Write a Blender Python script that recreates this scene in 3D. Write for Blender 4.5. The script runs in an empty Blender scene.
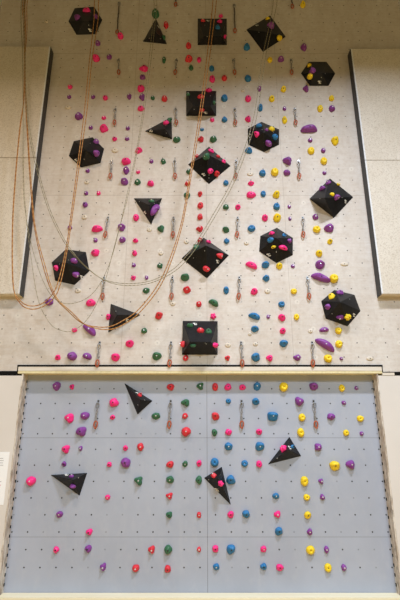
import bpy, bmesh, math, random
from mathutils import Vector, Matrix, noise
from mathutils.bvhtree import BVHTree

random.seed(7)
C = bpy.context.scene.collection
R = math.radians

# ------------------------------------------------------------ camera
F_PX = 443.0
PITCH = R(17)
CAM = Vector((0, -6.11, 2.2))
cd = bpy.data.cameras.new('camera')
cd.sensor_fit = 'HORIZONTAL'; cd.sensor_width = 36.0; cd.lens = 36.0 * F_PX / 400.0
cam = bpy.data.objects.new('camera', cd); C.objects.link(cam)
cam.location = CAM; cam.rotation_euler = (R(90) + PITCH, 0, 0)
bpy.context.scene.camera = cam

# ------------------------------------------------------------ world and lamps
w = bpy.data.worlds.new('world'); bpy.context.scene.world = w; w.use_nodes = True
bg = w.node_tree.nodes['Background']
bg.inputs[0].default_value = (1.0, 0.76, 0.36, 1)
bg.inputs[1].default_value = 0.15

def lamp(name, loc, size, power, col, spread=180):
    """a ceiling lamp shining straight down, with an optional narrowed spread, set to dim the wall top"""
    d = bpy.data.lights.new(name, 'AREA'); d.shape = 'RECTANGLE'
    d.size, d.size_y = size; d.energy = power; d.color = col; d.spread = R(spread)
    o = bpy.data.objects.new(name, d); C.objects.link(o)
    o.location = loc
lamp('hall_lamp', (2.2, -4.3, 9.6), (1.4, 0.5), 450, (0.82, 0.89, 1.0), 142)
lamp('hall_lamp', (-2.4, -4.3, 9.6), (1.4, 0.5), 175, (1.0, 0.80, 0.60), 138)  # warm lamp added to brighten the upper left of the wall
lamp('hall_lamp', (3.4, -8.5, 7.9), (2.2, 0.8), 620, (0.70, 0.86, 1.0))
lamp('hall_lamp', (-3.4, -8.5, 6.8), (2.2, 0.8), 450, (0.70, 0.86, 1.0))

vs = bpy.context.scene.view_settings
vs.view_transform = 'Standard'; vs.look = 'None'; vs.gamma = 1.0; vs.use_curve_mapping = False
vs.exposure = 0.0

# ------------------------------------------------------------ geometry helpers
cp, sp_ = math.cos(PITCH), math.sin(PITCH)
def ray(px, py):
    u = (px - 200) / F_PX; v = (300 - py) / F_PX
    return Vector((u, cp - v * sp_, sp_ + v * cp))
def at(px, py, Y):
    d = ray(px, py); t = (Y - CAM.y) / d.y
    return CAM + d * t
def project(p):
    q = Vector(p) - CAM
    z = q.y * cp + q.z * sp_
    return 200 + F_PX * q.x / z, 300 - F_PX * (q.z * cp - q.y * sp_) / z

WALL, BOARD, SLAB = 0.0, 0.16, -0.14

def tag(o, label=None, cat=None, group=None, kind=None):
    if label: o['label'] = label
    if cat: o['category'] = cat
    if group: o['group'] = group
    if kind: o['kind'] = kind
    return o
def obj(name, bm, m, parent=None, smooth=False, loc=None, rot=None):
    me = bpy.data.meshes.new(name)
    bmesh.ops.recalc_face_normals(bm, faces=bm.faces)
    bm.to_mesh(me); bm.free()
    if smooth:
        for p in me.polygons: p.use_smooth = True
    me.materials.append(m)
    o = bpy.data.objects.new(name, me); C.objects.link(o)
    if loc is not None: o.location = loc
    if rot is not None: o.rotation_euler = rot
    if parent: o.parent = parent
    return o
def add_box(bm, a, b, bev=0.0):
    vs_ = []
    for z in (a[2], b[2]):
        for (x, y) in ((a[0], a[1]), (b[0], a[1]), (b[0], b[1]), (a[0], b[1])):
            vs_.append(bm.verts.new((x, y, z)))
    f = [(0, 1, 2, 3), (4, 5, 6, 7), (0, 1, 5, 4), (1, 2, 6, 5), (2, 3, 7, 6), (3, 0, 4, 7)]
    fs = [bm.faces.new([vs_[i] for i in q]) for q in f]
    if bev:
        es = list({e for q in fs for e in q.edges})
        bmesh.ops.bevel(bm, geom=es, offset=bev, segments=2, affect='EDGES')
def box(name, a, b, m, parent=None, bev=0.0):
    bm = bmesh.new(); add_box(bm, a, b, bev)
    return obj(name, bm, m, parent)
def add_tube(bm, pts, r, seg=6, closed=False):
    n = len(pts); rings = []
    up = None
    for i in range(n):
        if closed:
            t = (pts[(i + 1) % n] - pts[i - 1]).normalized()
        else:
            t = (pts[min(i + 1, n - 1)] - pts[max(i - 1, 0)]).normalized()
        if up is None:
            up = t.orthogonal().normalized()
        up = (up - t * up.dot(t)).normalized()
        s = t.cross(up)
        rings.append([bm.verts.new(pts[i] + (up * math.cos(a) + s * math.sin(a)) * r)
                      for a in [2 * math.pi * k / seg for k in range(seg)]])
    for i in range(n if closed else n - 1):
        A, B = rings[i], rings[(i + 1) % n]
        for k in range(seg):
            bm.faces.new((A[k], A[(k + 1) % seg], B[(k + 1) % seg], B[k]))
    if not closed:
        bm.faces.new(rings[0]); bm.faces.new(rings[-1])
def spline(pts, sub=10):
    out = []
    P = [pts[0]] + list(pts) + [pts[-1]]
    for i in range(1, len(P) - 2):
        for k in range(sub):
            t = k / sub
            a, b, c, d = P[i - 1], P[i], P[i + 1], P[i + 2]
            out.append(0.5 * ((2 * b) + (c - a) * t + (2 * a - 5 * b + 4 * c - d) * t * t + (3 * b - a - 3 * c + d) * t ** 3))
    out.append(pts[-1])
    return out

# ------------------------------------------------------------ materials
class N:
    def __init__(s, name, rough=0.6, metal=0.0):
        s.m = bpy.data.materials.new(name); s.m.use_nodes = True
        s.t = s.m.node_tree; s.b = s.t.nodes['Principled BSDF']
        s.b.inputs['Roughness'].default_value = rough
        s.b.inputs['Metallic'].default_value = metal
    def n(s, typ, **k):
        x = s.t.nodes.new(typ)
        for a, v in k.items(): setattr(x, a, v)
        return x
    def l(s, a, b): s.t.links.new(a, b)
    def put(s, inp, v):
        if isinstance(v, bpy.types.NodeSocket): s.l(v, inp)
        else: inp.default_value = v
    def math(s, op, a, b=0.0, c=None):
        x = s.n('ShaderNodeMath', operation=op)
        s.put(x.inputs[0], a); s.put(x.inputs[1], b)
        if c is not None: s.put(x.inputs[2], c)
        return x.outputs[0]
    def mix(s, f, a, b):
        x = s.n('ShaderNodeMix', data_type='RGBA')
        s.put(x.inputs[0], f)
        s.put(x.inputs[6], (*a, 1) if isinstance(a, tuple) else a)
        s.put(x.inputs[7], (*b, 1) if isinstance(b, tuple) else b)
        return x.outputs[2]
    def noise(s, vec, scale, detail=4, rough=0.6):
        x = s.n('ShaderNodeTexNoise'); x.inputs['Scale'].default_value = scale
        x.inputs['Detail'].default_value = detail; x.inputs['Roughness'].default_value = rough
        s.l(vec, x.inputs['Vector']); return x.outputs['Fac']
    def coords(s, sc=(1, 1, 1)):
        c = s.n('ShaderNodeTexCoord'); mp = s.n('ShaderNodeMapping')
        mp.inputs['Scale'].default_value = sc
        s.l(c.outputs['Object'], mp.inputs['Vector']); return mp.outputs['Vector']
    def ramp(s, v, lo, hi):
        x = s.n('ShaderNodeMapRange'); s.put(x.inputs[0], v)
        x.inputs[1].default_value = lo; x.inputs[2].default_value = hi
        return x.outputs[0]
    def base(s, c): s.put(s.b.inputs['Base Color'], (*c, 1) if isinstance(c, tuple) else c)
    def bump(s, v, strength=0.2, dist=0.01):
        x = s.n('ShaderNodeBump'); x.inputs['Strength'].default_value = strength
        x.inputs['Distance'].default_value = dist
        s.l(v, x.inputs['Height']); s.l(x.outputs[0], s.b.inputs['Normal'])

def plain(name, c, rough=0.5, metal=0.0, vary=0.12, scale=30):
    m = N(name, rough, metal)
    f = m.noise(m.coords(), scale)
    m.base(m.mix(m.ramp(f, 0.3, 0.7), tuple(x * (1 - vary) for x in c), tuple(min(1, x * (1 + vary * .6)) for x in c)))
    return m.m

def holes(m, z0, rad, keep=0.8):
    """mask of the grid of threaded holes drilled every 20 cm"""
    c = m.n('ShaderNodeTexCoord'); s = m.n('ShaderNodeSeparateXYZ'); m.l(c.outputs['Object'], s.inputs[0])
    u = m.math('DIVIDE', s.outputs['X'], 0.2)
    v = m.math('DIVIDE', m.math('SUBTRACT', s.outputs['Z'], z0), 0.2)
    ru, rv = m.math('ROUND', u), m.math('ROUND', v)
    du, dv = m.math('SUBTRACT', u, ru), m.math('SUBTRACT', v, rv)
    d = m.math('MULTIPLY', m.math('SQRT', m.math('ADD', m.math('MULTIPLY', du, du), m.math('MULTIPLY', dv, dv))), 0.2)
    cmb = m.n('ShaderNodeCombineXYZ'); m.l(ru, cmb.inputs[0]); m.l(rv, cmb.inputs[1])
    wn = m.n('ShaderNodeTexWhiteNoise'); wn.noise_dimensions = '2D'; m.l(cmb.outputs[0], wn.inputs['Vector'])
    hole = m.math('LESS_THAN', d, rad)
    dark = m.math('MULTIPLY', hole, m.math('MULTIPLY_ADD', m.math('LESS_THAN', wn.outputs['Value'], keep), 0.62, 0.36))
    return s, d, dark, wn.outputs['Value']
def seam(m, sock, pos, wd=0.004):
    return m.math('LESS_THAN', m.math('ABSOLUTE', m.math('SUBTRACT', sock, pos)), wd)

# plywood of the upper wall
m = N('birch_plywood', 0.62)
s, d, dark, rnd = holes(m, 0.04, 0.0088, 0.55)
g1 = m.noise(m.coords((1.2, 1, 0.5)), 1.1, 5, 0.6)
g2 = m.noise(m.coords((1, 1, 12)), 3.0, 5, 0.65)
g3 = m.noise(m.coords(), 14, 6, 0.7)
g4 = m.noise(m.coords((1.6, 1, .7)), 4.0, 4, 0.6)
c = m.mix(m.ramp(g1, .3, .7), (.60, .535, .48), (.73, .685, .65))
c = m.mix(m.math('MULTIPLY', m.ramp(g2, .4, .8), .35), c, (.50, .38, .27))
c = m.mix(m.math('MULTIPLY', m.ramp(g3, .45, .72), .42), c, (.44, .35, .27))
c = m.mix(m.math('MULTIPLY', m.ramp(g4, .5, .75), .30), c, (.84, .80, .75))
sm = m.math('ADD', seam(m, s.outputs['X'], -1.1), m.math('ADD', seam(m, s.outputs['X'], .1), seam(m, s.outputs['X'], 1.3)))
sm = m.math('ADD', sm, m.math('ADD', seam(m, s.outputs['Z'], 8.55, .005), seam(m, s.outputs['Z'], 5.77, .005)))
c = m.mix(m.math('MULTIPLY', sm, .35), c, (.25, .19, .14))
# worn pale rings round some of the holes
ring = m.math('MULTIPLY', m.math('LESS_THAN', d, .038), m.math('GREATER_THAN', rnd, .86))
c = m.mix(m.math('MULTIPLY', ring, .30), c, (.86, .82, .75))
c = m.mix(dark, c, (.05, .04, .035)); m.base(c); m.bump(g3, .25, .004)
M_ply = m.m

m = N('grey_painted_board', 0.5)
s, d, dark, rnd = holes(m, 0.022, 0.0098, 0.72)
g1 = m.noise(m.coords(), 1.2, 4); g3 = m.noise(m.coords((1, 1, .5)), 9, 6, .7)
c = m.mix(m.ramp(g1, .3, .7), (.38, .41, .495), (.44, .475, .57))
c = m.mix(m.math('MULTIPLY', m.ramp(g3, .5, .8), .22), c, (.60, .60, .61))
sm = m.math('ADD', seam(m, s.outputs['Z'], 2.17, .004), m.math('ADD', m.math('MULTIPLY', seam(m, s.outputs['X'], .095, .004), 1.3), m.math('MULTIPLY', seam(m, s.outputs['Z'], .965, .004), 0.9)))
c = m.mix(m.math('MULTIPLY', sm, .42), c, (.10, .10, .11))
dark = m.math('MULTIPLY', dark, m.math('GREATER_THAN', s.outputs['Z'], 0.52))
c = m.mix(dark, c, (.03, .03, .03)); m.base(c)
M_board = m.m

m = N('pale_particle_panel', 0.75)
f1 = m.noise(m.coords(), 60, 3, .7); f2 = m.noise(m.coords(), 2.0, 5); f3 = m.noise(m.coords((1.0, 1, .4)), 22, 3)
c = m.mix(m.ramp(f2, .3, .7), (.68, .61, .52), (.75, .69, .61))
c = m.mix(m.math('MULTIPLY', m.ramp(f1, .5, .62), .6), c, (.46, .39, .31))
c = m.mix(m.math('MULTIPLY', m.ramp(f3, .55, .75), .35), c, (.85, .80, .72))
m.base(c); m.bump(f1, .5, .004); M_slab = m.m

m = N('cream_panel', 0.5)
f1 = m.noise(m.coords(), 1.5, 3); m.base(m.mix(m.ramp(f1, .3, .7), (.72, .67, .63), (.76, .71, .675))); M_cream = m.m

m = N('worn_plywood_edge', 0.7)
f1 = m.noise(m.coords((14, 14, 2.5)), 1.6, 5, .7); f2 = m.noise(m.coords((30, 30, 9)), 1.0, 4, .7)
c = m.mix(m.ramp(f1, .4, .6), (.42, .33, .25), (.76, .70, .63))
c = m.mix(m.math('MULTIPLY', m.ramp(f2, .55, .62), .6), c, (.16, .13, .10))
m.base(c); m.bump(f1, .5, .005); M_edge = m.m

m = N('pale_pine', 0.5)
f1 = m.noise(m.coords((.6, 8, 8)), 2.4, 5, .6)
c = m.mix(m.ramp(f1, .3, .75), (.88, .82, .62), (.82, .74, .52)); m.base(c); M_pine = m.m
m = N('whitened_pine', 0.55)
f1 = m.noise(m.coords((.8, 8, 12)), 2.4, 5, .6)
c = m.mix(m.ramp(f1, .35, .8), (.80, .74, .66), (.62, .52, .42)); m.base(c); M_lintel = m.m
M_lip = plain('bounce_yellowed_pine_lip', (.80, .70, .42), .5)  # pine yellowed to carry the warm bounce light under the beam
m = N('wood_floor', 0.4)
f1 = m.noise(m.coords((1, 8, 1)), 2.0, 5); m.base(m.mix(f1, (.62, .41, .15), (.76, .52, .22))); M_floor = m.m

M_black = plain('black_gap', (.012, .012, .012), .8)
M_black.node_tree.nodes['Principled BSDF'].inputs['Specular IOR Level'].default_value = 0.0
M_steel = plain('dark_steel_edge', (.03, .03, .034), .5, .1)
M_alu = plain('aluminium_strip', (.80, .81, .84), .5, .0)
M_chrome = plain('polished_steel', (.36, .36, .37), .35, .7, .4, 60)
M_bolt_dark = plain('blackened_bolt', (.03, .03, .03), .5, .3)
M_bolt = plain('steel_bolt', (.75, .75, .76), .35, .4)
M_sling = plain('grey_webbing', (.26, .25, .25), .8, 0, .4, 60)
M_sling_dark = plain('dark_webbing', (.07, .06, .06), .8, 0, .3, 60)
M_red_al = plain('orange_anodised', (.50, .11, .04), .4, .1, .4, 50)
M_paper = plain('white_paper', (.95, .95, .97), .7, 0, .02)
M_ink = plain('grey_ink', (.38, .38, .40), .7)
M_ink_red = plain('red_ink', (.65, .12, .18), .7)
M_white = plain('white_decal', (.80, .80, .78), .6, 0, .05)
M_screw = plain('pale_screw', (.50, .50, .48), .4, .3)

m = N('black_volume', 0.40)
f1 = m.noise(m.coords(), 25, 6, .75); f2 = m.noise(m.coords(), 5, 4, .6)
c = m.mix(m.ramp(f1, .45, .8), (.010, .010, .012), (.022, .023, .026))
c = m.mix(m.math('MULTIPLY', m.ramp(f2, .5, .8), .30), c, (.04, .04, .045))
m.base(c); m.bump(f1, .3, .002); m.b.inputs['Specular IOR Level'].default_value = .2; M_vol = m.m

HC = {'P': ('pink', (.97, .022, .25)), 'R': ('red', (.72, .025, .045)), 'V': ('purple', (.24, .045, .31)),
      'B': ('blue', (.015, .18, .44)), 'G': ('green', (.03, .14, .065)), 'Y': ('yellow', (.93, .67, .012)),
      'C': ('cream', (.70, .62, .52))}
HM = {}
for k, (nm, col) in HC.items():
    m = N(nm + '_hold_resin', .48)
    f1 = m.noise(m.coords(), 45, 5, .7)
    ch = tuple(min(1, x * .8 + .12) for x in col)
    c = m.mix(m.math('MULTIPLY', m.ramp(f1, .5, .8), .35), col, ch)
    m.base(c); m.bump(f1, .35, .002)
    HM[k] = m.m

# ------------------------------------------------------------ the room
XW = 3.6
def st(o): return tag(o, kind='structure')
st(box('floor', (-9, -14, -0.1), (9, 0.4, 0), M_floor))
st(box('wall_back', (-XW, WALL, 3.1305), (XW, 0.22, 10.6), M_ply))
st(box('wall_recess', (-2.46, BOARD, 0.30), (2.46, 0.22, 3.04), M_board))
st(box('wall_left', (-XW, WALL - .002, 0), (-2.44, 0.22, 2.985), M_cream))
st(box('wall_right', (2.44, WALL - .002, 0), (XW, 0.22, 2.985), M_cream))
st(box('trim_1', (-2.50, WALL - .012, 3.046), (2.50, 0.155, 3.106), M_lintel, bev=.003))     # beam over the recess
st(box('trim_16', (-2.50, WALL - .009, 3.012), (2.50, 0.155, 3.0458), M_lip, bev=.003))  # strip added below the beam, its underside's warm bounce put into the colour
st(box('trim_2', (-2.44, WALL - .004, 0.35), (-2.42, 0.158, 3.01), M_edge))
st(box('trim_3', (2.42, WALL - .004, 0.35), (2.44, 0.158, 3.01), M_edge))
st(box('trim_4', (-2.43, -0.03, 0.0), (2.43, 0.158, 0.35), M_pine, bev=.006))                # sill
st(box('trim_5', (-2.515, -0.013, 3.1065), (2.515, 0.15, 3.130), M_black))                  # black strip painted as the shade in the gap over the beam
st(box('trim_6', (-2.515, -0.006, 3.045), (-2.5005, 0.15, 3.106), M_black))
st(box('trim_7', (2.5005, -0.006, 3.03), (2.513, 0.15, 3.106), M_black))
st(box('trim_8', (-XW, WALL, 3.047), (-2.516, 0.2, 3.130), M_ply))
st(box('trim_9', (2.514, WALL, 3.036), (XW, 0.2, 3.130), M_ply))
st(box('trim_10', (-XW, -0.006, 2.988), (-2.501, 0.15, 3.0465), M_black))                    # wide gap at left
st(box('trim_11', (2.501, -0.004, 3.024), (2.665, 0.15, 3.0355), M_black))
st(box('trim_12', (2.6655, -0.006, 2.988), (XW, 0.15, 3.0355), M_black))                     # wide gap at right
st(box('trim_13', (2.501, -0.008, 2.988), (2.665, 0.1, 3.0235), M_lintel))

# notched holes along the back edges of the jambs
for side, sx in (('left', -1), ('right', 1)):
    bm = bmesh.new()
    z = 0.42
    while z < 2.98:
        add_box(bm, (sx * 2.4195 - .002, 0.128, z), (sx * 2.4195 + .002, 0.157, z + 0.035)); z += 0.108
    st(obj('trim_%d' % (14 if sx < 0 else 15), bm, M_black))

# cladding panels that stand proud of the wall at upper left and right
def slab(name, x0, x1, z0, z1, sx, label):
    root = bpy.data.objects.new(name, None); C.objects.link(root); root.location = ((x0 + x1) / 2, 0, z0)
    tag(root, label, 'panel', 'pale cladding panels beside the climbing wall')
    inv = -Vector(root.location)
    def part(nm, a, b, mm):
        bm = bmesh.new(); add_box(bm, Vector(a) + inv, Vector(b) + inv, 0); return obj(nm, bm, mm, root)
    e = x1 if sx < 0 else x0            # inner edge
    if sx < 0:
        part('panel_face', (x0, SLAB, z0), (e - .022, -.001, z1), M_slab)
        part('side_strip', (e, SLAB + .002, z0 - .015), (e + .010, -.001, z1), M_steel)
        part('edge_strip', (e - .022, SLAB - .004, z0), (e, -.001, z1), M_alu)
    else:
        part('panel_face', (e + .022, SLAB, z0), (x1, -.001, z1), M_slab)
        part('side_strip', (e - .010, SLAB + .002, z0 - .015), (e, -.001, z1), M_steel)
        part('edge_strip', (e, SLAB - .004, z0), (e + .022, -.001, z1), M_alu)
slab('cladding_panel', -XW, -2.555, 4.12, 6.345, -1, 'pale speckled panel on the left, its bottom edge low behind the hanging ropes')
slab('cladding_panel', -XW, -2.555, 6.357, 8.55, -1, 'pale brown panel on the left, stacked on top of another panel')
slab('cladding_panel', 2.570, XW, 4.12, 6.30, 1, 'pale speckled panel on the right with an open bottom edge')
slab('cladding_panel', 2.570, XW, 6.312, 8.50, 1, 'pale tan panel on the right, stacked on top of another panel')

# paper notice on the lower left panel
root = bpy.data.objects.new('paper_notice', None); C.objects.link(root)
p0 = at(9.6, 452, WALL - .006); p1 = at(4.5, 505, WALL - .006)
root.location = (p0.x - .25, WALL - .002, p1.z)
tag(root, 'white printed paper notice stuck to the cream panel left of the grey board', 'notice')
hgt = p0.z - p1.z
bm = bmesh.new(); add_box(bm, (-.05, -.003, 0), (.25, -.0005, hgt)); obj('sheet', bm, M_paper, root)
rr = random.Random(3)
for i in range(7):
    bm = bmesh.new(); zz = hgt - .08 - i * .028 if i < 4 else hgt - .36 - (i - 4) * .06
    add_box(bm, (-.02, -.005, zz), (.17 + .03 * rr.random(), -.003, zz + .005)); obj('printed_line', bm, M_ink, root)
for i in range(9):
    bm = bmesh.new(); xx = .02 + .17 * rr.random(); zz = .06 + (hgt * .5) * rr.random()
    add_box(bm, (xx, -.005, zz), (xx + .015, -.003, zz + .012)); obj('printed_mark', bm, M_ink_red if i % 2 else M_ink, root)

# ------------------------------------------------------------ volumes
VOL = [
 ('topmost left hexagon', 'hex', 'H', [(68.8,21.3),(74.9,8.4),(94.1,7),(102,20),(95.9,34.1),(76.6,34.6)], [(83,21),(89,21)], .16, (90,30), 0,
  'black hexagonal volume at the top left beside the hanging rope'),
 ('topmost triangle', 'tri', 'T', [(155.9,18.4),(166.8,44.1),(143.1,41.7)], [(156,32)], .15, (158.5,27), 0,
  'black triangular volume below a green hold at the top edge'),
 ('topmost level square', 'sq', 'S', [(198,18.9),(226.4,18.9),(226.4,44.8),(198,44.8)], [(204,36),(221,36)], .17, (207.8,20.8), 0,
  'black level square volume at the top edge, crossed by a rope'),
 ('topmost tilted square', 'sq', 'S', [(246.7,29.8),(270,15.8),(285.4,36.8),(263,51.6)], [(266,32)], .18, (257,25.5), 0,
  'black tilted square volume at the top with two yellow holds'),
 ('topmost right hexagon', 'hex', 'H', [(301.3,73.4),(309,62),(326.2,62),(334.9,73.4),(328.3,85.7),(309.9,85.7)], [(314,73),(322,73)], .16, (319.5,82), 0,
  'black hexagonal volume near the top right panel with yellow holds'),
 ('second level square down', 'sq', 'S', [(186.5,91.2),(215.9,91.2),(215.9,115.7),(186.5,115.7)], [(193,106),(210,106)], .17, (205.5,112.7), 0,
  'black level square volume with red and green holds, second square from the top'),
 ('left-pointing triangle', 'tri', 'T', [(145,131.2),(171.4,117.2),(172,139.2)], [(165,129)], .14, (151,131), 0,
  'black triangular volume pointing left with one green hold at its corner'),
 ('second left hexagon down', 'hex', 'H', [(69.1,155.9),(74,141.4),(92.4,137.5),(103.8,148.9),(100.3,162.9),(81,167.3)], [(86,150),(90,152)], .18, (76,160), 1,
  'black hexagonal volume on the left with two purple holds at its right side'),
 ('second tilted square down', 'sq', 'S', [(188.4,164.6),(208.9,147.1),(230.2,165.9),(208.9,183.9)], [(207.5,154.5)], .20, (203.5,174.5), 0,
  'black tilted square volume in the middle with a green hold at its top'),
 ('upper centre-right hexagon', 'hex', 'H', [(248.1,129),(261.3,122.1),(278.8,129.6),(278.8,144.5),(263.9,151.9),(248.1,144.5)], [(264,132)], .19, (249.8,136), 2,
  'black hexagonal volume carrying pink, blue, yellow and purple holds, upper of the two centre-right'),
 ('right-hand square pyramid', 'sq', 'S', [(309.9,198.9),(330,178.8),(352.8,197.1),(333.9,217.6)], [(324.8,197.8)], .24, (345.5,201.5), 0,
  'black four-sided pyramid volume on the right beside the panel edge'),
 ('downward-pointing triangle', 'tri', 'T', [(134,198.4),(162,198.4),(151.2,224.6)], [(149,205)], .15, (145,212.5), 0,
  'black triangular volume pointing down with a long purple hold'),
 ('lowest left hexagon', 'hex', 'H', [(52.2,262.4),(65.9,249.6),(85.7,252.4),(89.2,271.1),(74.6,284.6),(55.4,280.4)], [(67,263)], .22, (81.6,277), 0,
  'black hexagonal volume at lower left crossed by orange ropes'),
 ('lowest tilted square', 'sq', 'S', [(182,258.4),(203.6,238),(228.4,255.4),(206.9,278.2)], [(206,245.5)], .22, (217.5,261.5), 0,
  'black tilted square volume in the middle with two red holds on its front'),
 ('lower centre-right hexagon', 'hex', 'H', [(260.6,236.3),(276.9,228.1),(292.5,238.1),(292.5,255),(276.3,262.8),(259.4,251.3)], [(276.9,238)], .22, (268.7,254.8), 0,
  'black hexagonal volume with grey upper facet and pink double hold, the lower centre-right one'),
 ('lowest right hexagon', 'hex', 'H', [(321.6,301.3),(334.3,290.3),(354.2,295.1),(360.1,311),(347.3,326),(326,318.5)], [(340.4,302)], .25, (354,315), 0,
  'black hexagonal volume at lower right with a flower-shaped yellow hold'),
 ('lowest level square', 'sq', 'S', [(183.1,321.2),(217.2,321.5),(217.2,354.4),(182.4,354.4)], [(190,342),(211,342)], .22, (195,324), 0,
  'black square wedge volume with grey sloping top just above the ledge'),
 ('right-pointing triangle', 'tri', 'T', [(110.9,304),(140.3,314.9),(108.4,332.4)], [(117,315)], .16, (127,320), 0,
  'black triangular volume pointing right behind orange ropes'),
 ("grey board's top-left triangle", 'tri', 'T', [(124.5,383.3),(152.3,400.8),(137.5,414.3)], [(140.5,400)], .14, (137.7,393.3), 0,
  'black triangular volume at the top left of the grey board with one red hold'),
 ("grey board's lower-left triangle", 'tri', 'T', [(50.8,475),(87,473),(79.5,495.5)], [(73,480)], .15, (66.5,475), 0,
  'black triangular volume at the left of the grey board with two purple holds'),
 ("grey board's middle triangle", 'tri', 'T', [(204.3,478),(221.8,467),(230.8,505)], [(219,479)], .14, (216.8,489.6), 0,
  'black triangular volume in the middle of the grey board with two pink-red holds'),
 ("grey board's right triangle", 'tri', 'T', [(268,464.3),(289.3,437),(301,456)], [(288.5,450)], .14, (289.5,447.5), 0,
  'black triangular volume at the right of the grey board with pink and blue holds'),
]
ALLV, ALLF, FVOL = [], [], []
volumes = []
for vi, (vname, vk, _, base, apex, dep, dec, dk, label) in enumerate(VOL):
    Y = WALL if base[0][1] < 370 else BOARD
    mx = sum(q[0] for q in base) / len(base); my = sum(q[1] for q in base) / len(base)
    bp = [at(mx + (x - mx) * 1.03, my + (y - my) * 1.03, Y) for x, y in base]
    dep *= 1.2
    ap = [at(x, y, Y - dep) for x, y in apex]
    cen = sum(bp, Vector()) / len(bp)
    loc = Vector((cen.x, Y - .001, cen.z))
    root = bpy.data.objects.new({'hex': 'hexagonal_volume', 'tri': 'triangular_volume', 'sq': 'square_volume'}[vk], None)
    C.objects.link(root); root.location = loc
    tag(root, label, 'climbing volume', 'black climbing volumes')
    pts = [p - loc for p in bp] + [p - loc for p in ap]
    n = len(bp); faces = []
    lip = .0
    if len(ap) == 1:
        for i in range(n): faces.append((i, (i + 1) % n, n))
    else:
        A, B = n, n + 1                       # ridge from left apex to right apex
        xs = [(p.x, i) for i, p in enumerate(pts[:n])]
        # each base edge goes to the nearer ridge end, edges whose ends differ make quads
        own = [A if (pts[i] - pts[A]).length < (pts[i] - pts[B]).length else B for i in range(n)]
        for i in range(n):
            j = (i + 1) % n
            if own[i] == own[j]: faces.append((i, j, own[i]))
            else: faces.append((i, j, own[j], own[i]))
    bm = bmesh.new()
    vv = [bm.verts.new(p) for p in pts]
    for f in faces: bm.faces.new([vv[k] for k in f])
    bm.faces.new([vv[k] for k in range(n)])
    bmesh.ops.bevel(bm, geom=[e for e in bm.edges if any(v.index >= n or True for v in e.verts) and not all(abs(v.co.y) < 1e-6 for v in e.verts)], offset=.004, segments=1, affect='EDGES')
    obj('shell', bm, M_vol, root)
    o0 = len(ALLV); ALLV += [p + loc for p in pts]
    for f in faces: ALLF.append([o0 + k for k in f]); FVOL.append(vi)
    volumes.append((vname, root, base, dec, dk, loc, pts, faces))
# wall surface quads for ray casting
for (Y, z0, z1, x) in ((WALL, 3.0, 10.6, 4), (BOARD, 0.35, 3.03, 2.45)):
    o0 = len(ALLV)
    ALLV += [Vector((-x, Y, z0)), Vector((x, Y, z0)), Vector((x, Y, z1)), Vector((-x, Y, z1))]
    ALLF.append([o0, o0 + 1, o0 + 2, o0 + 3]); FVOL.append(-1)
TREE = BVHTree.FromPolygons(ALLV, ALLF)
def hit(px, py):
    d = ray(px, py).normalized()
    p, nn, fi, _ = TREE.ray_cast(CAM, d)
    if nn.dot(d) > 0: nn = -nn
    return p, nn, d, FVOL[fi]
def frame(nn, ang=0.0):
    up = Vector((0, 0, 1)); up = (up - nn * up.dot(nn)).normalized()
    xx = up.cross(-nn).normalized()          # right-hand side seen by the viewer
    if xx.x < 0: xx = -xx
    up2 = up * math.cos(ang) + -xx * math.sin(ang) * -1 if False else up
    mtx = Matrix((xx, -nn, up2)).transposed()   # local x right, local y into wall, local z up
    if mtx.determinant() < 0: mtx = Matrix((-xx, -nn, up2)).transposed()
    return mtx

# decals and screws on volumes
def stroke_mark(bm, k):
    if k == 2:
        for i in range(4): add_box(bm, (-.008 + .004 * i, -.002, -.10 + i * .055), (.004 + .004 * i, 0, -.068 + i * .055))
    else:
        add_box(bm, (-.030, -.002, .004), (.006, 0, .022)); add_box(bm, (-.012, -.002, -.014), (.004, 0, .008))
        add_box(bm, (-.010, -.002, -.024), (.028, 0, -.010)); add_box(bm, (.014, -.002, .006), (.026, 0, .016))
for vi, (vname, root, base, dec, dk, loc, pts, faces) in enumerate(volumes):
    def plant(nm, px, py, fn, mat, sc):
        p, nn, dr, fv = hit(px, py)
        if fv != vi: return
        bm = bmesh.new(); fn(bm)
        mt = frame(nn)
        for v in bm.verts: v.co = mt @ (v.co * sc) + (p + nn * .001 - loc)
        obj(nm, bm, mat, root)
    if dk != 1: plant('logo_decal', dec[0], dec[1], lambda b: stroke_mark(b, dk), M_white, 1.0)
    else: plant('logo_decal', dec[0], dec[1], lambda b: stroke_mark(b, 0), M_white, .9)
    rr = random.Random(vi * 13 + 5)
    cx = sum(p[0] for p in base) / len(base); cy = sum(p[1] for p in base) / len(base)
    for k in range(4):
        b_ = base[rr.randrange(len(base))]; t = .3 + .4 * rr.random()
        def disc(b): bmesh.ops.create_cone(b, cap_ends=True, segments=8, radius1=.007, radius2=.006, depth=.004, matrix=Matrix.Rotation(R(90), 4, 'X'))
        plant('screw', cx + (b_[0] - cx) * t, cy + (b_[1] - cy) * t, disc, M_screw if k % 2 else M_bolt_dark, 1)

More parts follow.
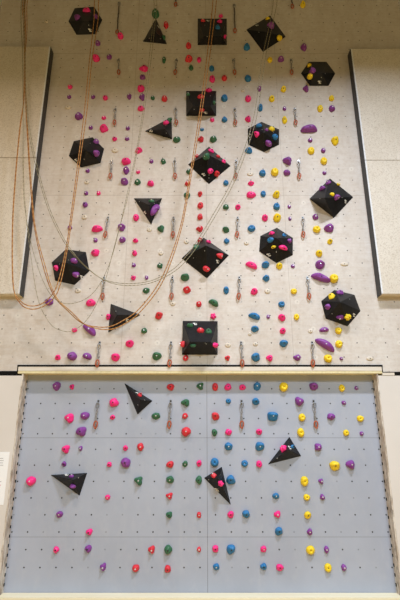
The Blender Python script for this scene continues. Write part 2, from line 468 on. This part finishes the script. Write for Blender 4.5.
# ------------------------------------------------------------ quickdraws
def carabiner(bm, cz, hh, ww, r, seg=16):
    pts = []
    for i in range(seg):
        a = 2 * math.pi * i / seg
        x = math.cos(a) * ww * (1 + .22 * math.sin(a)); z = math.sin(a) * hh
        pts.append(Vector((x, 0, cz + z)))
    add_tube(bm, pts, r, 6, True)
def quickdraw(px, py, L, Y, label, dark=False, lean=0.0):
    p = at(px, py, Y)
    root = bpy.data.objects.new('quickdraw', None); C.objects.link(root)
    root.location = (p.x, Y, p.z)
    tag(root, label, 'quickdraw', 'quickdraws hanging on the climbing wall')
    bm = bmesh.new()                                     # hanger: bent plate with an eye
    add_box(bm, (-.014, -.006, -.018), (.014, -.0005, .022), .002)
    add_box(bm, (-.011, -.038, -.028), (.011, -.002, -.017), .002)
    obj('hanger', bm, M_chrome, root)
    bm = bmesh.new(); bmesh.ops.create_cone(bm, cap_ends=True, segments=6, radius1=.010, radius2=.009, depth=.010,
                                            matrix=Matrix.Translation((0, -.011, .004)) @ Matrix.Rotation(R(90), 4, 'X'))
    obj('bolt', bm, M_bolt_dark, root)
    def sh(bm):
        for v in bm.verts:
            v.co.y -= .030; v.co.x += lean * (-v.co.z)
    bm = bmesh.new(); carabiner(bm, -.060, .045, .020, .0055); sh(bm); obj('upper_carabiner', bm, M_chrome, root, True)
    z0, z1 = -.105, -(L - .10)
    bm = bmesh.new(); n = 6
    for k in range(n):
        a = z0 + (z1 - z0) * k / n; b = z0 + (z1 - z0) * (k + 1) / n
        wv = .004 * math.sin(k * 1.7)
        add_box(bm, (-.009 + wv, -.004, b), (.009 + wv, .004, a))
    sh(bm); obj('sling', bm, M_sling_dark if dark else M_sling, root)
    bm = bmesh.new(); carabiner(bm, -(L - .050), .048, .022, .0095); sh(bm)
    obj('lower_carabiner', bm, M_red_al, root, True)
    return root
anchors = []      # (name, x, y, region)
colname = ['leftmost', 'second', 'third', 'rightmost']
rows = [343, 278, 218, 161, 109, 60]
rname = ['first', 'second', 'third', 'fourth', 'fifth', 'sixth']
GX = [-1.405, -.405, .575, 1.57]
for r_, y in enumerate(rows):
    for c_, gx in enumerate(GX):
        pz = at(200, y, WALL).z
        px = project((gx, WALL, pz))[0]
        quickdraw(px, y, .34, WALL, 'quickdraw with orange carabiner in the %s column, %s row above the ledge' % (colname[c_], rname[r_]), lean=random.uniform(-.07, .07))
        anchors.append(('the %s-column quickdraw, %s row above ledge' % (colname[c_], rname[r_]), px, y + 9, 0))
for c_, gx in enumerate(GX):
    pz = at(200, 401.5, BOARD).z; px = project((gx, BOARD, pz))[0]
    quickdraw(px, 401.5, .36, BOARD, 'quickdraw with orange carabiner on the grey board, %s of the four there' % ['leftmost', 'second from left', 'third from left', 'rightmost'][c_], lean=random.uniform(-.05, .03))
    anchors.append(("the grey board's %s quickdraw" % ['leftmost', 'second', 'third', 'rightmost'][c_], px, 414, 1))
quickdraw(119.5, 3, .76, WALL, 'long dark sling quickdraw beside a pink hold at the top left', True)
quickdraw(234, 5, .68, WALL, 'long dark sling quickdraw right of the topmost level square volume', True)
quickdraw(176, -7, .36, WALL, 'quickdraw cut by the top edge right of the topmost triangle', True)
quickdraw(291, -5, .36, WALL, 'quickdraw cut by the top edge right of the tilted square', True)
for (vname, root, base, *_r) in volumes:
    cx = sum(p[0] for p in base) / len(base); cy = sum(p[1] for p in base) / len(base)
    anchors.append(('the ' + vname, cx, cy, 0 if cy < 370 else 1))

# ------------------------------------------------------------ climbing holds: x y w h colour [shape angle]
HOLDS = '''
86.5 10 8 5 P; 77 17 7 6 V; 96 16 5 6 V; 97.5 43 5 4 V; 95.9 57.8 7 6 P; 70 86.5 4.5 4 P; 69 96.5 4 3.5 V; 93 96.5 4 4 V
120.5 35.9 6 5 P; 155.3 13.3 7 7.5 G; 166 24.5 5 6.5 R; 164 37 4 7 G; 109 56.5 5 5 V; 144 68 9 5 P; 142.5 77 5 4 V; 141 88 7 6.5 P; 142 96.5 5.5 6 V
129 96 5 5 V; 188.5 45.5 5 5 R; 188.8 58.8 7 5.5 R; 199 59.5 4 5 P; 164 59.5 4 6 G; 191 67.5 4 5 G; 152.7 97.6 4 4 G; 164.5 98.3 6 5 R; 105 97.5 5 4 P; 140.8 108 7 4.5 P
203 20.3 5 4 R; 220.8 15.5 4 3.5 P; 220 20.8 5 4.5 P; 217.7 27.2 5 5 B; 225.3 36.5 3.5 5 P; 246.7 46.8 6 5.5 B; 211.7 68 5 5.5 B; 212.3 78.7 5.5 6 P; 224.3 77.5 5.5 5 R
248 78 6.5 6 B; 208.5 90 7 4 P; 224.5 97.5 6.5 6.5 B; 200.5 96.5 7 5 R; 267.5 18 4.5 4.5 Y; 271.5 25 8 8 V; 280 38 6.5 6 Y; 270 59.5 5 5 Y; 281 59 6 4.5 V; 259.3 88.5 3.5 5 V
283.5 89 5.5 5 Y; 248.3 98.3 6 5.5 P; 272 98.5 5.5 5.5 Y; 303 4.3 5 5 Y; 304 46.8 6 6.5 V; 309 64.8 4.5 5.5 Y; 312.3 70 7 8 V; 309.5 76.5 7 6.5 Y; 306 88 6 5.5 V; 331.7 97.8 5 5.5 Y
78.5 115.8 8 6 V; 90.7 127.3 4 4 V; 96.3 141.5 6 6 V; 97 153.3 8 7.5 V; 87.5 170.5 4 4 V; 86 193 4 4 V; 98.5 193 4 4 P; 103.5 128.2 8 6.5 P; 103.7 117.5 4.5 3.5 P
114.7 138.7 5 4 P; 127.7 128 4 4 V; 127 138.6 4.5 3.5 V; 138.6 150 6.5 5.5 P; 126 160.8 8.5 6.5 P; 126 170 6.5 6.5 V; 124.3 181.3 7.5 6.5 V; 151.3 161 4 4 V; 163.3 161.3 5 5 G; 138 171.7 4 3.5 P
137.5 182 6 5.5 G; 150.5 183 6.5 5.5 P; 170 120 5 6 G; 165.7 122.3 6 6 P; 176.8 139.2 6.5 5.5 G; 201 139 5.5 5.5 R; 188.7 171.3 5 5 G; 187.7 183 5.5 5 R; 187 194.8 6 6 G; 197 156 3.5 4 R
212.2 119.4 4.5 4 P; 224.5 119.2 5.5 5 B; 202 129.2 4 3 B; 213.3 138.8 7 6 G; 248.3 118.5 6 5.5 P; 260.3 107.5 5.5 6.5 B; 284.5 108.5 3.5 4 V; 284.5 120 5 6.5 Y; 188 93.8 4 5 G; 214.5 102.5 4 4.5 G; 202 110.5 5 5 R
205.8 156.3 8 8 G; 211.5 150.5 7 4.5 P; 218.5 156 5 4 R; 224 161 5 4.5 P; 211 171 6.5 6 P; 217.3 173.8 5.5 6.5 R; 258.7 125.3 6.5 6 B; 266.7 129.5 4 4 V; 271.7 128.6 6 6 Y f; 256.2 134 5.5 7 P; 275.5 136.5 6.5 7 B; 269 143.5 8 7 V
248.7 150.3 7 5.5 B; 287.7 160.3 8.5 7.5 V; 262.7 172.7 6.5 6 B; 275 171.5 7.5 7.5 Y; 287 172.2 6.5 5.5 V; 251 183.3 6 4 P; 226 182.5 5.5 5 B; 251 194.3 9 6 P; 263.3 193.5 5 6 B; 276.5 194.3 7 6.5 Y; 200 193.8 4.5 5 R
320.3 108 5.5 6.5 Y; 332 108.3 6 5.5 V; 309.5 128.4 15 7.5 V b 0; 310.3 140 4.5 4 V; 335.5 140.5 7 7.5 Y; 311.2 150.3 6.5 7 Y; 323.3 150.2 4.5 4.5 V; 324 160.5 6.5 7 Y; 324.6 172.7 4 3.5 V
328 182.5 6.5 5 V; 322 187.8 7 5.5 V; 332.5 194 5 5 Y; 337.5 197.5 6 7 V; 338.5 184 3.5 3 Y
85 204.3 5 5 V; 96.8 228.4 10 7 P b 8; 95.4 240 4 4.5 V; 94.8 252.3 8.5 7 P; 55.8 268 5.5 7 P; 74.5 260.5 8 6.5 V; 76.5 275 7.5 7 V; 48.5 301.5 8.5 7 V; 90.7 302.5 9 7 P
136 217.3 6 6.5 P; 121.5 227 7 7 V; 122.3 239.3 6.5 6 V; 135.3 240.3 5 4.5 P; 134.3 252.8 5 5.5 P; 133.7 265 4 4 V; 133.5 277.6 4.5 5 P; 146.5 277.5 3.5 4 V; 161 228 6.5 6.5 G; 160 265.5 5.5 5 G; 146 290.3 6.5 5.5 G
185 277 8 7 G; 187 289.6 7 7 R; 151.5 200.7 6 4.5 G; 155.8 209.5 15 7.5 V b 62; 200.3 205 5.5 6 R; 200 216.5 5.5 6 R; 200 228.3 6.5 5.5 R; 199.8 240 4.5 5 R; 195.5 246.7 6.5 7 G
226 206.7 6 5 G; 237.9 206.9 5 5 P; 226 229.5 6.5 5.5 G; 226.7 240.8 5.5 5 B; 209 241.5 5.5 4.5 P; 220.7 255.8 8 6.5 R; 207 269 8 7 R; 264.8 217.5 6 6 P; 277.3 217.5 7.5 8 Y; 276.8 206 6.5 6.5 B; 289.3 206.5 3.5 3.5 V; 290 218.5 3 4 V
251.7 228 8 6.5 B; 271.5 232.8 6 5 P; 284.5 235 5 4 B; 270 239.8 8 6 B; 290 240.5 5 5.5 V; 273.3 247.2 5.5 4 Y; 283.7 248 10 6 P b -8; 251.8 264.8 11 6.5 P b -25; 265.6 264.5 8 7 B; 279.5 265.8 6.5 6 Y; 293 266 4 3.5 V; 266.3 278 6.5 6 B
254.2 291.2 7 6.5 P; 226.3 290 5.5 7 B; 294 291 6.5 5.5 Y; 213.8 302.5 9.5 6.5 G b -28; 315.5 216.8 5.5 5 V; 317 228.8 7.5 6.5 Y; 329.5 227.6 9 8 V; 330 241.3 5.5 5 Y; 319.2 253 6.5 6.5 Y; 320.2 264.3 8.5 8.5 V; 321 277.2 17.5 8 V b -20; 334.3 278 8.5 9 Y
331 296 7 7.5 Y; 340.5 292.3 8 5.5 V; 327 307 7 6 V; 340 317.7 8 5.5 V; 348.5 317.3 8 7 Y f; 89.5 329.5 14.5 8 V b -38; 74.3 330 5 4.5 P; 57.6 357.2 5.5 5.5 P; 71.7 355.8 10 9 V; 87 356 8.5 7 V b -20; 108.3 316.7 5 6 P; 158.7 315.3 7 7 R; 144 330.5 6 5.5 G
129.7 343.3 8.5 7.5 P; 115.5 357 9 7.5 P; 156.8 356 9 8 G; 182.3 343.8 6.5 7 R; 185.6 357.8 5.5 5.5 R; 190 325 6.5 6 G; 200.5 330 8 6.5 R; 208.5 331 7 6 G; 193 346 6 5 G; 216 345.3 11 6 P b 0; 198.9 303.8 5.5 6 R
213.2 316 5.5 6 P f; 254.7 315.8 10.5 6.5 B b -20; 268.3 316.6 3.5 4 V; 282 317 7.5 7 P; 296.7 316.6 5.5 6.5 Y; 281.8 304 6.5 6 B; 255 328.8 7.5 6.5 B; 283 330.8 6 6 P; 283.8 343.3 8 7 B; 256 357 8.5 8.5 B; 270 358 6.5 6.5 P; 227.6 358 4.5 5 R; 297.5 357.3 7.5 6 V
324.4 329.5 8.5 5 V b 5; 338.8 330.4 6.5 7 Y; 325.5 344.3 19 9 V b -35; 339.3 343.7 7 7.5 Y; 328.4 358.2 8 8 Y; 341.5 358.6 3.5 3.5 V
56 386 8 8 V; 71.8 387 4 5.5 P; 170.6 386.8 7 7 R; 140.2 394.7 5 5 R; 200.3 386 6.5 7 G; 215.2 387 6 8 R; 228 386.8 6.5 6.5 P; 242.5 387.3 6.5 6 P; 257 386 7 8.5 B; 284 386.7 8.5 9.5 Y; 313.8 386.2 8 8.5 V; 342.2 388 6 7 Y; 356.4 387.9 3.5 4 V
113.5 402.5 9 8.5 P; 185.7 402.5 7.5 7 G; 228.5 401 5 5 B; 256 401.5 7.5 7 B; 299.3 401 8.5 9 V; 344 402.7 4.5 4 V; 69 417.8 9 8.5 P; 84.3 415.6 9 7 V; 112.7 417 5 4.5 P; 156 415.8 8 6.5 G; 185 416 6 6 R; 215.3 416 7.5 8 R; 273 416 10 9.5 B; 331.2 416.8 8 7 V; 302.3 417.2 7 7.5 Y; 360.6 418.5 7 6 Y
81 431.5 10 9 V; 186 431.5 8.5 9 R; 214.5 432.5 5.5 6.5 G; 228.7 432 6.5 6 P; 259.2 431.8 6 6 P; 301 432.5 7 8.5 Y; 346.5 432.8 6 6 Y; 361.8 433.5 4 4 V
65.5 449 7 7.5 P; 80.5 448.4 4 5 V; 125.5 448 5 5 P; 140.6 447 6.5 7.5 R; 228.5 446.5 7.5 7.5 B; 260 446.5 8.5 9 B; 318.3 447 7.5 7.5 V; 282.8 448 7 8 P f; 293 446.5 6 4.5 B
63.9 464 4.5 5.5 V; 109.2 464.5 5 5 P; 125.3 462.6 9 10 V; 170 464.3 7 6.5 R; 185 464 5.5 5.5 G; 199 463.5 5 6.5 P; 214.7 462.4 8 8.5 B; 244.7 463.5 6.5 6.5 B; 259.2 464.2 6 7 P; 335 465.6 9.5 9 Y; 351 464.5 8.5 8.5 V
30.5 481.2 10 9 P; 138.7 480.5 7.5 8 G; 169.8 480 7.5 7.5 G; 198.7 480 6.5 7.5 G; 230.8 480 8.5 9 B; 304.7 481.2 7.5 9.5 Y; 321.3 481.2 5 5 V; 71.5 475.8 5 4.5 V; 72.6 487 6 6.5 V; 213.3 475 7 5.5 R; 220.5 484 6 6.5 P f
107.5 497.5 5 5 P; 169.5 496 6 6 R; 276 496 6.5 6 B; 307 497.3 6.5 6 Y; 322.5 497 5 5 V; 59.2 514.5 6 6 V; 169.2 515 6 6 G; 199 515 4.5 6 R; 230.7 514.5 6.5 6.5 P; 246.3 514.5 7.5 7.5 B; 277.5 514.5 6.5 6 P; 308 515.3 6.5 7 Y
89 532.2 6 6 P; 279 531.4 7.5 8 B; 309.8 532 5 6.5 V; 55.9 549.8 5.5 6 P; 87.8 549 7 6.5 V; 151.7 550 6 7 R; 168 550 8 8 G; 199 549.5 4 5 R; 215.4 549 6 6.5 P; 231.2 549.5 8 9 B; 263.7 549.3 6 6 P; 310.8 550.3 8.5 8 Y; 326.6 549.6 5 6.5 V
103 567.3 6.5 7 V; 135.5 568.5 6.5 7 R; 167.5 569.5 6.5 7 R; 216.3 567 6 6 B; 263.7 567 6 6.5 B; 280 567.7 7.5 6 P; 328.3 568 7 8 Y; 344.2 567.7 5 6 V
69.7 227.5 4.5 4 V
'''
CREAM = '''68 107 7 4 C; 115 150 7 5 C; 87 182 5 4 C; 84.5 217 5.5 5 C; 78 290.5 6 4.5 C; 149.3 229.3 5 4.5 C; 161 253 5 4.5 C; 186.5 241.5 5 4.5 C; 250.3 173.7 6.5 4 C; 267.5 291 6 5 C; 172.8 303.5 5.5 4.5 C; 243 90 4 3.5 C
228 345 6 4.5 C; 250 334 4 3.5 C; 255.5 344 5 4 C; 310.5 331 5 4 C; 370 358.5 7 4 C; 344.5 264 8 4 C; 46.5 21 3.5 3 C; 246.5 243 5 4 C; 241 104 0 0 C'''
hl = []
for tok in (HOLDS + CREAM).replace('\n', ';').split(';'):
    t = tok.split()
    if len(t) < 5 or float(t[2]) == 0: continue
    hl.append(dict(x=float(t[0]), y=float(t[1]), w=float(t[2]), h=float(t[3]), c=t[4],
                   s=t[5] if len(t) > 5 else '', a=float(t[6]) if len(t) > 6 else 0.0))

rr = random.Random(11)
for i, h in enumerate(hl):
    if h['s']: continue
    q = rr.random()
    if h['c'] == 'C': h['s'] = 'disc'
    elif max(h['w'], h['h']) <= 4.6: h['s'] = 'chip'
    elif h['c'] == 'Y': h['s'] = 'ring' if q < .7 else 'jug'
    elif h['c'] == 'B': h['s'] = 'jug' if q < .6 else 'ring'
    else: h['s'] = 'dome' if q < .4 else ('jug' if q < .8 else 'pinch')

def hold_mesh(shape, wx, hz, dep, seed):
    """closed blob: a rim against the wall and a shaped front"""
    rs = random.Random(seed)
    off = Vector((rs.uniform(-50, 50), rs.uniform(-50, 50), rs.uniform(-50, 50)))
    NA, NR = 20, 7
    bm = bmesh.new()
    def P(r, a):
        c_, s_ = math.cos(a), math.sin(a)
        irr = {'chip': .06, 'disc': .03, 'ring': .05, 'f': 0.0, 'b': .05}.get(shape, .13)
        rad = 1 + irr * 2 * noise.noise(off + Vector((c_ * 1.1, s_ * 1.1, 0)))
        if shape == 'f': rad *= 1 + .17 * math.cos(5 * a + 1)
        if shape == 'b': rad *= 1 + .10 * math.cos(2 * a)
        if shape == 'pinch': rad *= 1 - .13 * math.cos(3 * a + .5)
        x, z = c_ * r * rad, s_ * r * rad
        H = (max(0.0, 1 - r ** 2.6)) ** .55
        if shape == 'jug':
            H *= 1 + .30 * math.tanh(3 * z) - .15 * math.exp(-((x * x + (z - .15) ** 2) / .10))
        elif shape == 'ring': H *= 1 - .42 * math.exp(-(r * r) / .08)
        elif shape == 'pinch': H *= .75 + .45 * math.exp(-(x * x) / .12)
        elif shape == 'disc': H = min(H, .8)
        elif shape == 'b':
            z += -.22 * (x * x) + .08
            H *= 1 + .12 * math.sin(5 * x + seed)
        elif shape == 'f': H *= 1 + .12 * math.cos(5 * a + 1) * r - .3 * math.exp(-(r * r) / .06)
        H *= 1 + .22 * noise.noise(off + Vector((x * 1.7, z * 1.7, 3)))
        return Vector((x * wx / 2, -H * dep, z * hz / 2))
    rings = []
    for j in range(1, NR + 1):
        r = math.sin(math.pi / 2 * j / NR)
        rings.append([bm.verts.new(P(r, 2 * math.pi * k / NA)) for k in range(NA)])
    ctr = bm.verts.new(P(0, 0))
    for k in range(NA): bm.faces.new((ctr, rings[0][k], rings[0][(k + 1) % NA]))
    for j in range(NR - 1):
        for k in range(NA):
            bm.faces.new((rings[j][k], rings[j + 1][k], rings[j + 1][(k + 1) % NA], rings[j][(k + 1) % NA]))
    for v in rings[-1]: v.co.y = 0
    bm.faces.new(rings[-1])
    return bm, -ctr.co.y

# --- labels: colour + size + shape + nearest landmark
DIRS = [('right of', 0), ('above right of', 45), ('above', 90), ('above left of', 135), ('left of', 180), ('below left of', 225), ('below', 270), ('below right of', 315)]
def direction(ax, ay, x, y):
    a = math.degrees(math.atan2(ay - y, x - ax)) % 360
    return int(((a + 22.5) % 360) // 45)
for h in hl:
    h['vol'] = hit(h['x'], h['y'])[3]
    h['reg'] = 0 if h['y'] < 370 else 1
    sz = math.sqrt(h['w'] * h['h']) * (1.0 + (0.0 if h['y'] > 370 else (370 - h['y']) / 370 * .28))
    h['size'] = 'tiny' if sz < 4.7 else 'small' if sz < 6.2 else 'medium' if sz < 8.2 else 'large'
shape_word = {'b': 'elongated', 'f': 'lobed', 'ring': 'round', 'dome': 'rounded', 'jug': 'bulky', 'pinch': 'angular', 'chip': 'round', 'disc': 'flat round'}
free = [h for h in hl if h['vol'] < 0]
ordn = ['nearest', 'second nearest', 'third nearest', 'fourth nearest']
used = set()
for h in free:
    best = None
    for ai, (an, ax, ay, reg) in enumerate(anchors):
        if reg != h['reg']: continue
        dd = math.hypot(ax - h['x'], ay - h['y'])
        di = direction(ax, ay, h['x'], h['y'])
        same = sorted([(math.hypot(ax - g['x'], ay - g['y']), id(g)) for g in free
                       if g['c'] == h['c'] and g['reg'] == reg and direction(ax, ay, g['x'], g['y']) == di])
        rank = [q[1] for q in same].index(id(h))
        if rank > 3: continue
        cost = dd * (1 + .8 * rank)
        if best is None or cost < best[0]: best = (cost, an, di, rank)
    _, an, di, rank = best
    col = HC[h['c']][0]
    h['label'] = '%s %s hold, the %s %s one %s %s' % (h['size'], col, ordn[rank], col, DIRS[di][0], an)
    if rank == 0: h['label'] = '%s %s %s hold, nearest %s one %s %s' % (h['size'], shape_word[h['s']] if h['size'] != 'tiny' else 'button', col, col, DIRS[di][0], an)
for vi in range(len(volumes)):
    on = [h for h in hl if h['vol'] == vi]
    for c_ in set(h['c'] for h in on):
        L_ = [h for h in on if h['c'] == c_]
        spread_y = max(h['y'] for h in L_) - min(h['y'] for h in L_); spread_x = max(h['x'] for h in L_) - min(h['x'] for h in L_)
        if spread_y >= spread_x: L_.sort(key=lambda h: h['y']); words = ('upper', 'lower')
        else: L_.sort(key=lambda h: h['x']); words = ('left', 'right')
        col = HC[c_][0]
        for k, h in enumerate(L_):
            base_ = '%s %s %s hold mounted on the %s' % (h['size'], shape_word[h['s']], col, volumes[vi][0])
            if len(L_) == 2: base_ += ', %s %s one' % (words[k], col)
            elif len(L_) > 2:
                base_ += ', ' + ({0: words[0] + 'most', len(L_) - 1: words[1] + 'most'}.get(k, 'middle')) + ' %s one' % col
            h['label'] = base_

def cut(s_):
    wds = s_.split()
    return s_ if len(wds) <= 16 else s_.replace('quickdraw, ', 'quickdraw ').replace('row above ledge', 'row')
for i, h in enumerate(hl):
    p, nn, dr, fv = hit(h['x'], h['y'])
    depth = (p - CAM).dot(Vector((0, cp, sp_)))
    mpp = depth / F_PX
    wx = h['w'] * mpp * 1.04
    vert = max(.55, abs(nn.y)) * cp * (1 + (h['y'] - 300) / 1450)
    vert = min(1.0, vert)
    if fv >= 0: vert = 1.12; wx *= .94
    ang = R(h['a'])
    hz = h['h'] * mpp / (vert if abs(h['a']) < 30 else 1) * 1.0
    dep = min(wx, hz) * {'chip': .55, 'disc': .30, 'b': .62}.get(h['s'], .60)
    k = .4 * dep / max(.2, -dr.dot(nn))
    P0 = (p - dr * k) - nn * (.4 * dep)
    if fv >= 0: P0 = P0 - nn * .003
    bm, hc = hold_mesh(h['s'], wx, hz, dep, i * 7 + 1)
    rot = frame(nn).to_4x4() @ Matrix.Rotation(-ang, 4, 'Y')
    col = HC[h['c']][0]
    root = obj('climbing_hold', bm, HM[h['c']], None, True)
    root.matrix_world = Matrix.Translation(P0) @ rot
    tag(root, cut(h['label']), 'climbing hold',
        ('%s climbing holds on the ' % col) + ('upper wall' if h['reg'] == 0 else 'grey board'))
    if h['s'] != 'disc' or True:
        bm = bmesh.new()
        rb = .011 if h['s'] != 'chip' else .009
        rb = rb if h['c'] != 'C' else .007
        bmesh.ops.create_cone(bm, cap_ends=True, segments=8, radius1=rb, radius2=rb * .8, depth=.008,
                              matrix=Matrix.Translation((0, -hc - .001, 0)) @ Matrix.Rotation(R(90), 4, 'X'))
        steel = h['c'] in 'VGR' and rr.random() < .55 or (h['s'] == 'chip') or (h['reg'] and rr.random() < .4 and h['c'] != 'Y')
        b = obj('bolt', bm, M_bolt if steel and h['c'] != 'C' else M_bolt_dark, root)

# ------------------------------------------------------------ ropes
def rope_mat(nm, a, b, sc):
    m = N(nm, .8)
    wv = m.n('ShaderNodeTexWave'); wv.inputs['Scale'].default_value = sc
    wv.bands_direction = 'DIAGONAL'; wv.inputs['Distortion'].default_value = 2.0
    m.l(m.coords(), wv.inputs['Vector'])
    m.base(m.mix(wv.outputs['Fac'], a, b)); return m.m
M_or = rope_mat('orange_rope', (.36, .13, .03), (.58, .32, .11), 9)
M_gr = rope_mat('olive_rope', (.16, .13, .06), (.40, .36, .24), 11)

def rope(strands, r, mat, label, anchors_xy):
    bm = bmesh.new()
    for pts, Y in strands:
        P3 = [at(x, y, Y) for x, y in pts]
        ends = []
        for e in (P3[0], P3[-1]):
            ends.append(Vector((e.x, -.02, max(10.25, e.z + .35))))
        P3 = [ends[0]] + P3 + [ends[1]]
        add_tube(bm, spline(P3, 9), r, 6)
    o = obj('climbing_rope', bm, mat, None, True)
    tag(o, label, 'rope', 'ropes hanging in front of the wall')
def offs(pts, f):
    return [(x + f(i / (len(pts) - 1))[0], y + f(i / (len(pts) - 1))[1]) for i, (x, y) in enumerate(pts)]
A1 = [(26,-2),(25.5,30),(24.5,60),(23.5,100),(19.5,130),(15,180),(12.2,230),(13,285),(19,299),(28,305.5),(40,304.5),(51,296),(58,282),(66,248),(73,200),(79.5,150),(84.5,110),(89.5,60),(94,20),(95,-2)]
A2 = [(28,-2),(27,30),(25,60),(24,100),(20,130),(15.5,180),(12.7,230),(13.5,286),(20,303),(30,309),(42,307),(53,299),(60,285),(67.5,248),(74.5,200),(81.5,150),(87,110),(92,60),(98,20),(99,-2)]
B1 = [(23.5,-2),(23.7,30),(24.5,60),(25.5,100),(27,130),(30,180),(34,225),(42,262),(53,294),(68,311),(84,324),(107,327),(124,320),(139,309),(157,286),(169,261),(181,224),(189,180),(197,130),(204,80),(210,30),(213,-2)]
B2 = [(25,-2),(25,30),(25,60),(26,100),(27.7,130),(31,180),(35,225),(44,262),(55,295),(72,312.5),(87,325.5),(109,329.5),(126,323),(141,311),(159,288),(171,262),(182.5,224),(190.5,180),(199,130),(206.5,80),(213,30),(216.5,-2)]
C1 = [(24.5,-2),(24.5,60),(26,105),(31,145),(45,200),(59,233),(72,253),(88,269),(104,279.5),(125,283.5),(150,281),(172,270),(188,254),(199,238),(214,213),(233,178),(253,120),(262,60),(270,22),(273,-2)]
C2 = [(25.5,-2),(25.5,60),(27,105),(33,147),(47,201),(62,235),(76,256),(91,271),(107,281.5),(127,285.5),(152,282.5),(175,271),(191,255),(202,238),(217,213),(236,178),(256,120),(265,60),(273,22),(277,-2)]
D1 = [(22.5,-2),(23,60),(23.2,120),(23,170),(24.5,205),(32,247),(44,283),(57,300.5),(75,303),(94,292),(109,265),(119,230),(128,190),(136.5,150),(143,110),(149,60),(154,10),(154,-2)]
D2 = [(21.7,-2),(22.5,60),(23,120),(23.5,170),(26,215),(31,257),(38,299),(49,322),(60,330),(73,330.5),(89,317),(103,288),(116,240),(127,200),(137.5,150),(144.5,110),(151,60),(156.5,10),(157,-2)]
rope([(A1, -.34), (A2, -.36)], .0068, M_or, 'doubled orange-brown rope looping low over the left panel corner, the leftmost loop', None)
rope([(B1, -.38), (B2, -.40)], .0068, M_or, 'doubled orange-brown rope swooping across the right-pointing triangle, the longest orange loop', None)
rope([(C1, -.43), (C2, -.445)], .0042, M_gr, 'thin doubled olive rope swooping widest across the wall to the upper right', None)
rope([(D1, -.47), (D2, -.485)], .0034, M_gr, 'thin olive rope with two uneven loops below the lowest left hexagon', None)
# belay rail above the frame that carries the ropes
bm = bmesh.new(); add_tube(bm, [Vector((-2.9, -.03, 10.3)), Vector((2.9, -.03, 10.3))], .03, 10)
tag(obj('rope_rail', bm, M_steel), 'steel rail fixed to the wall above, where all the ropes hang', 'rail')
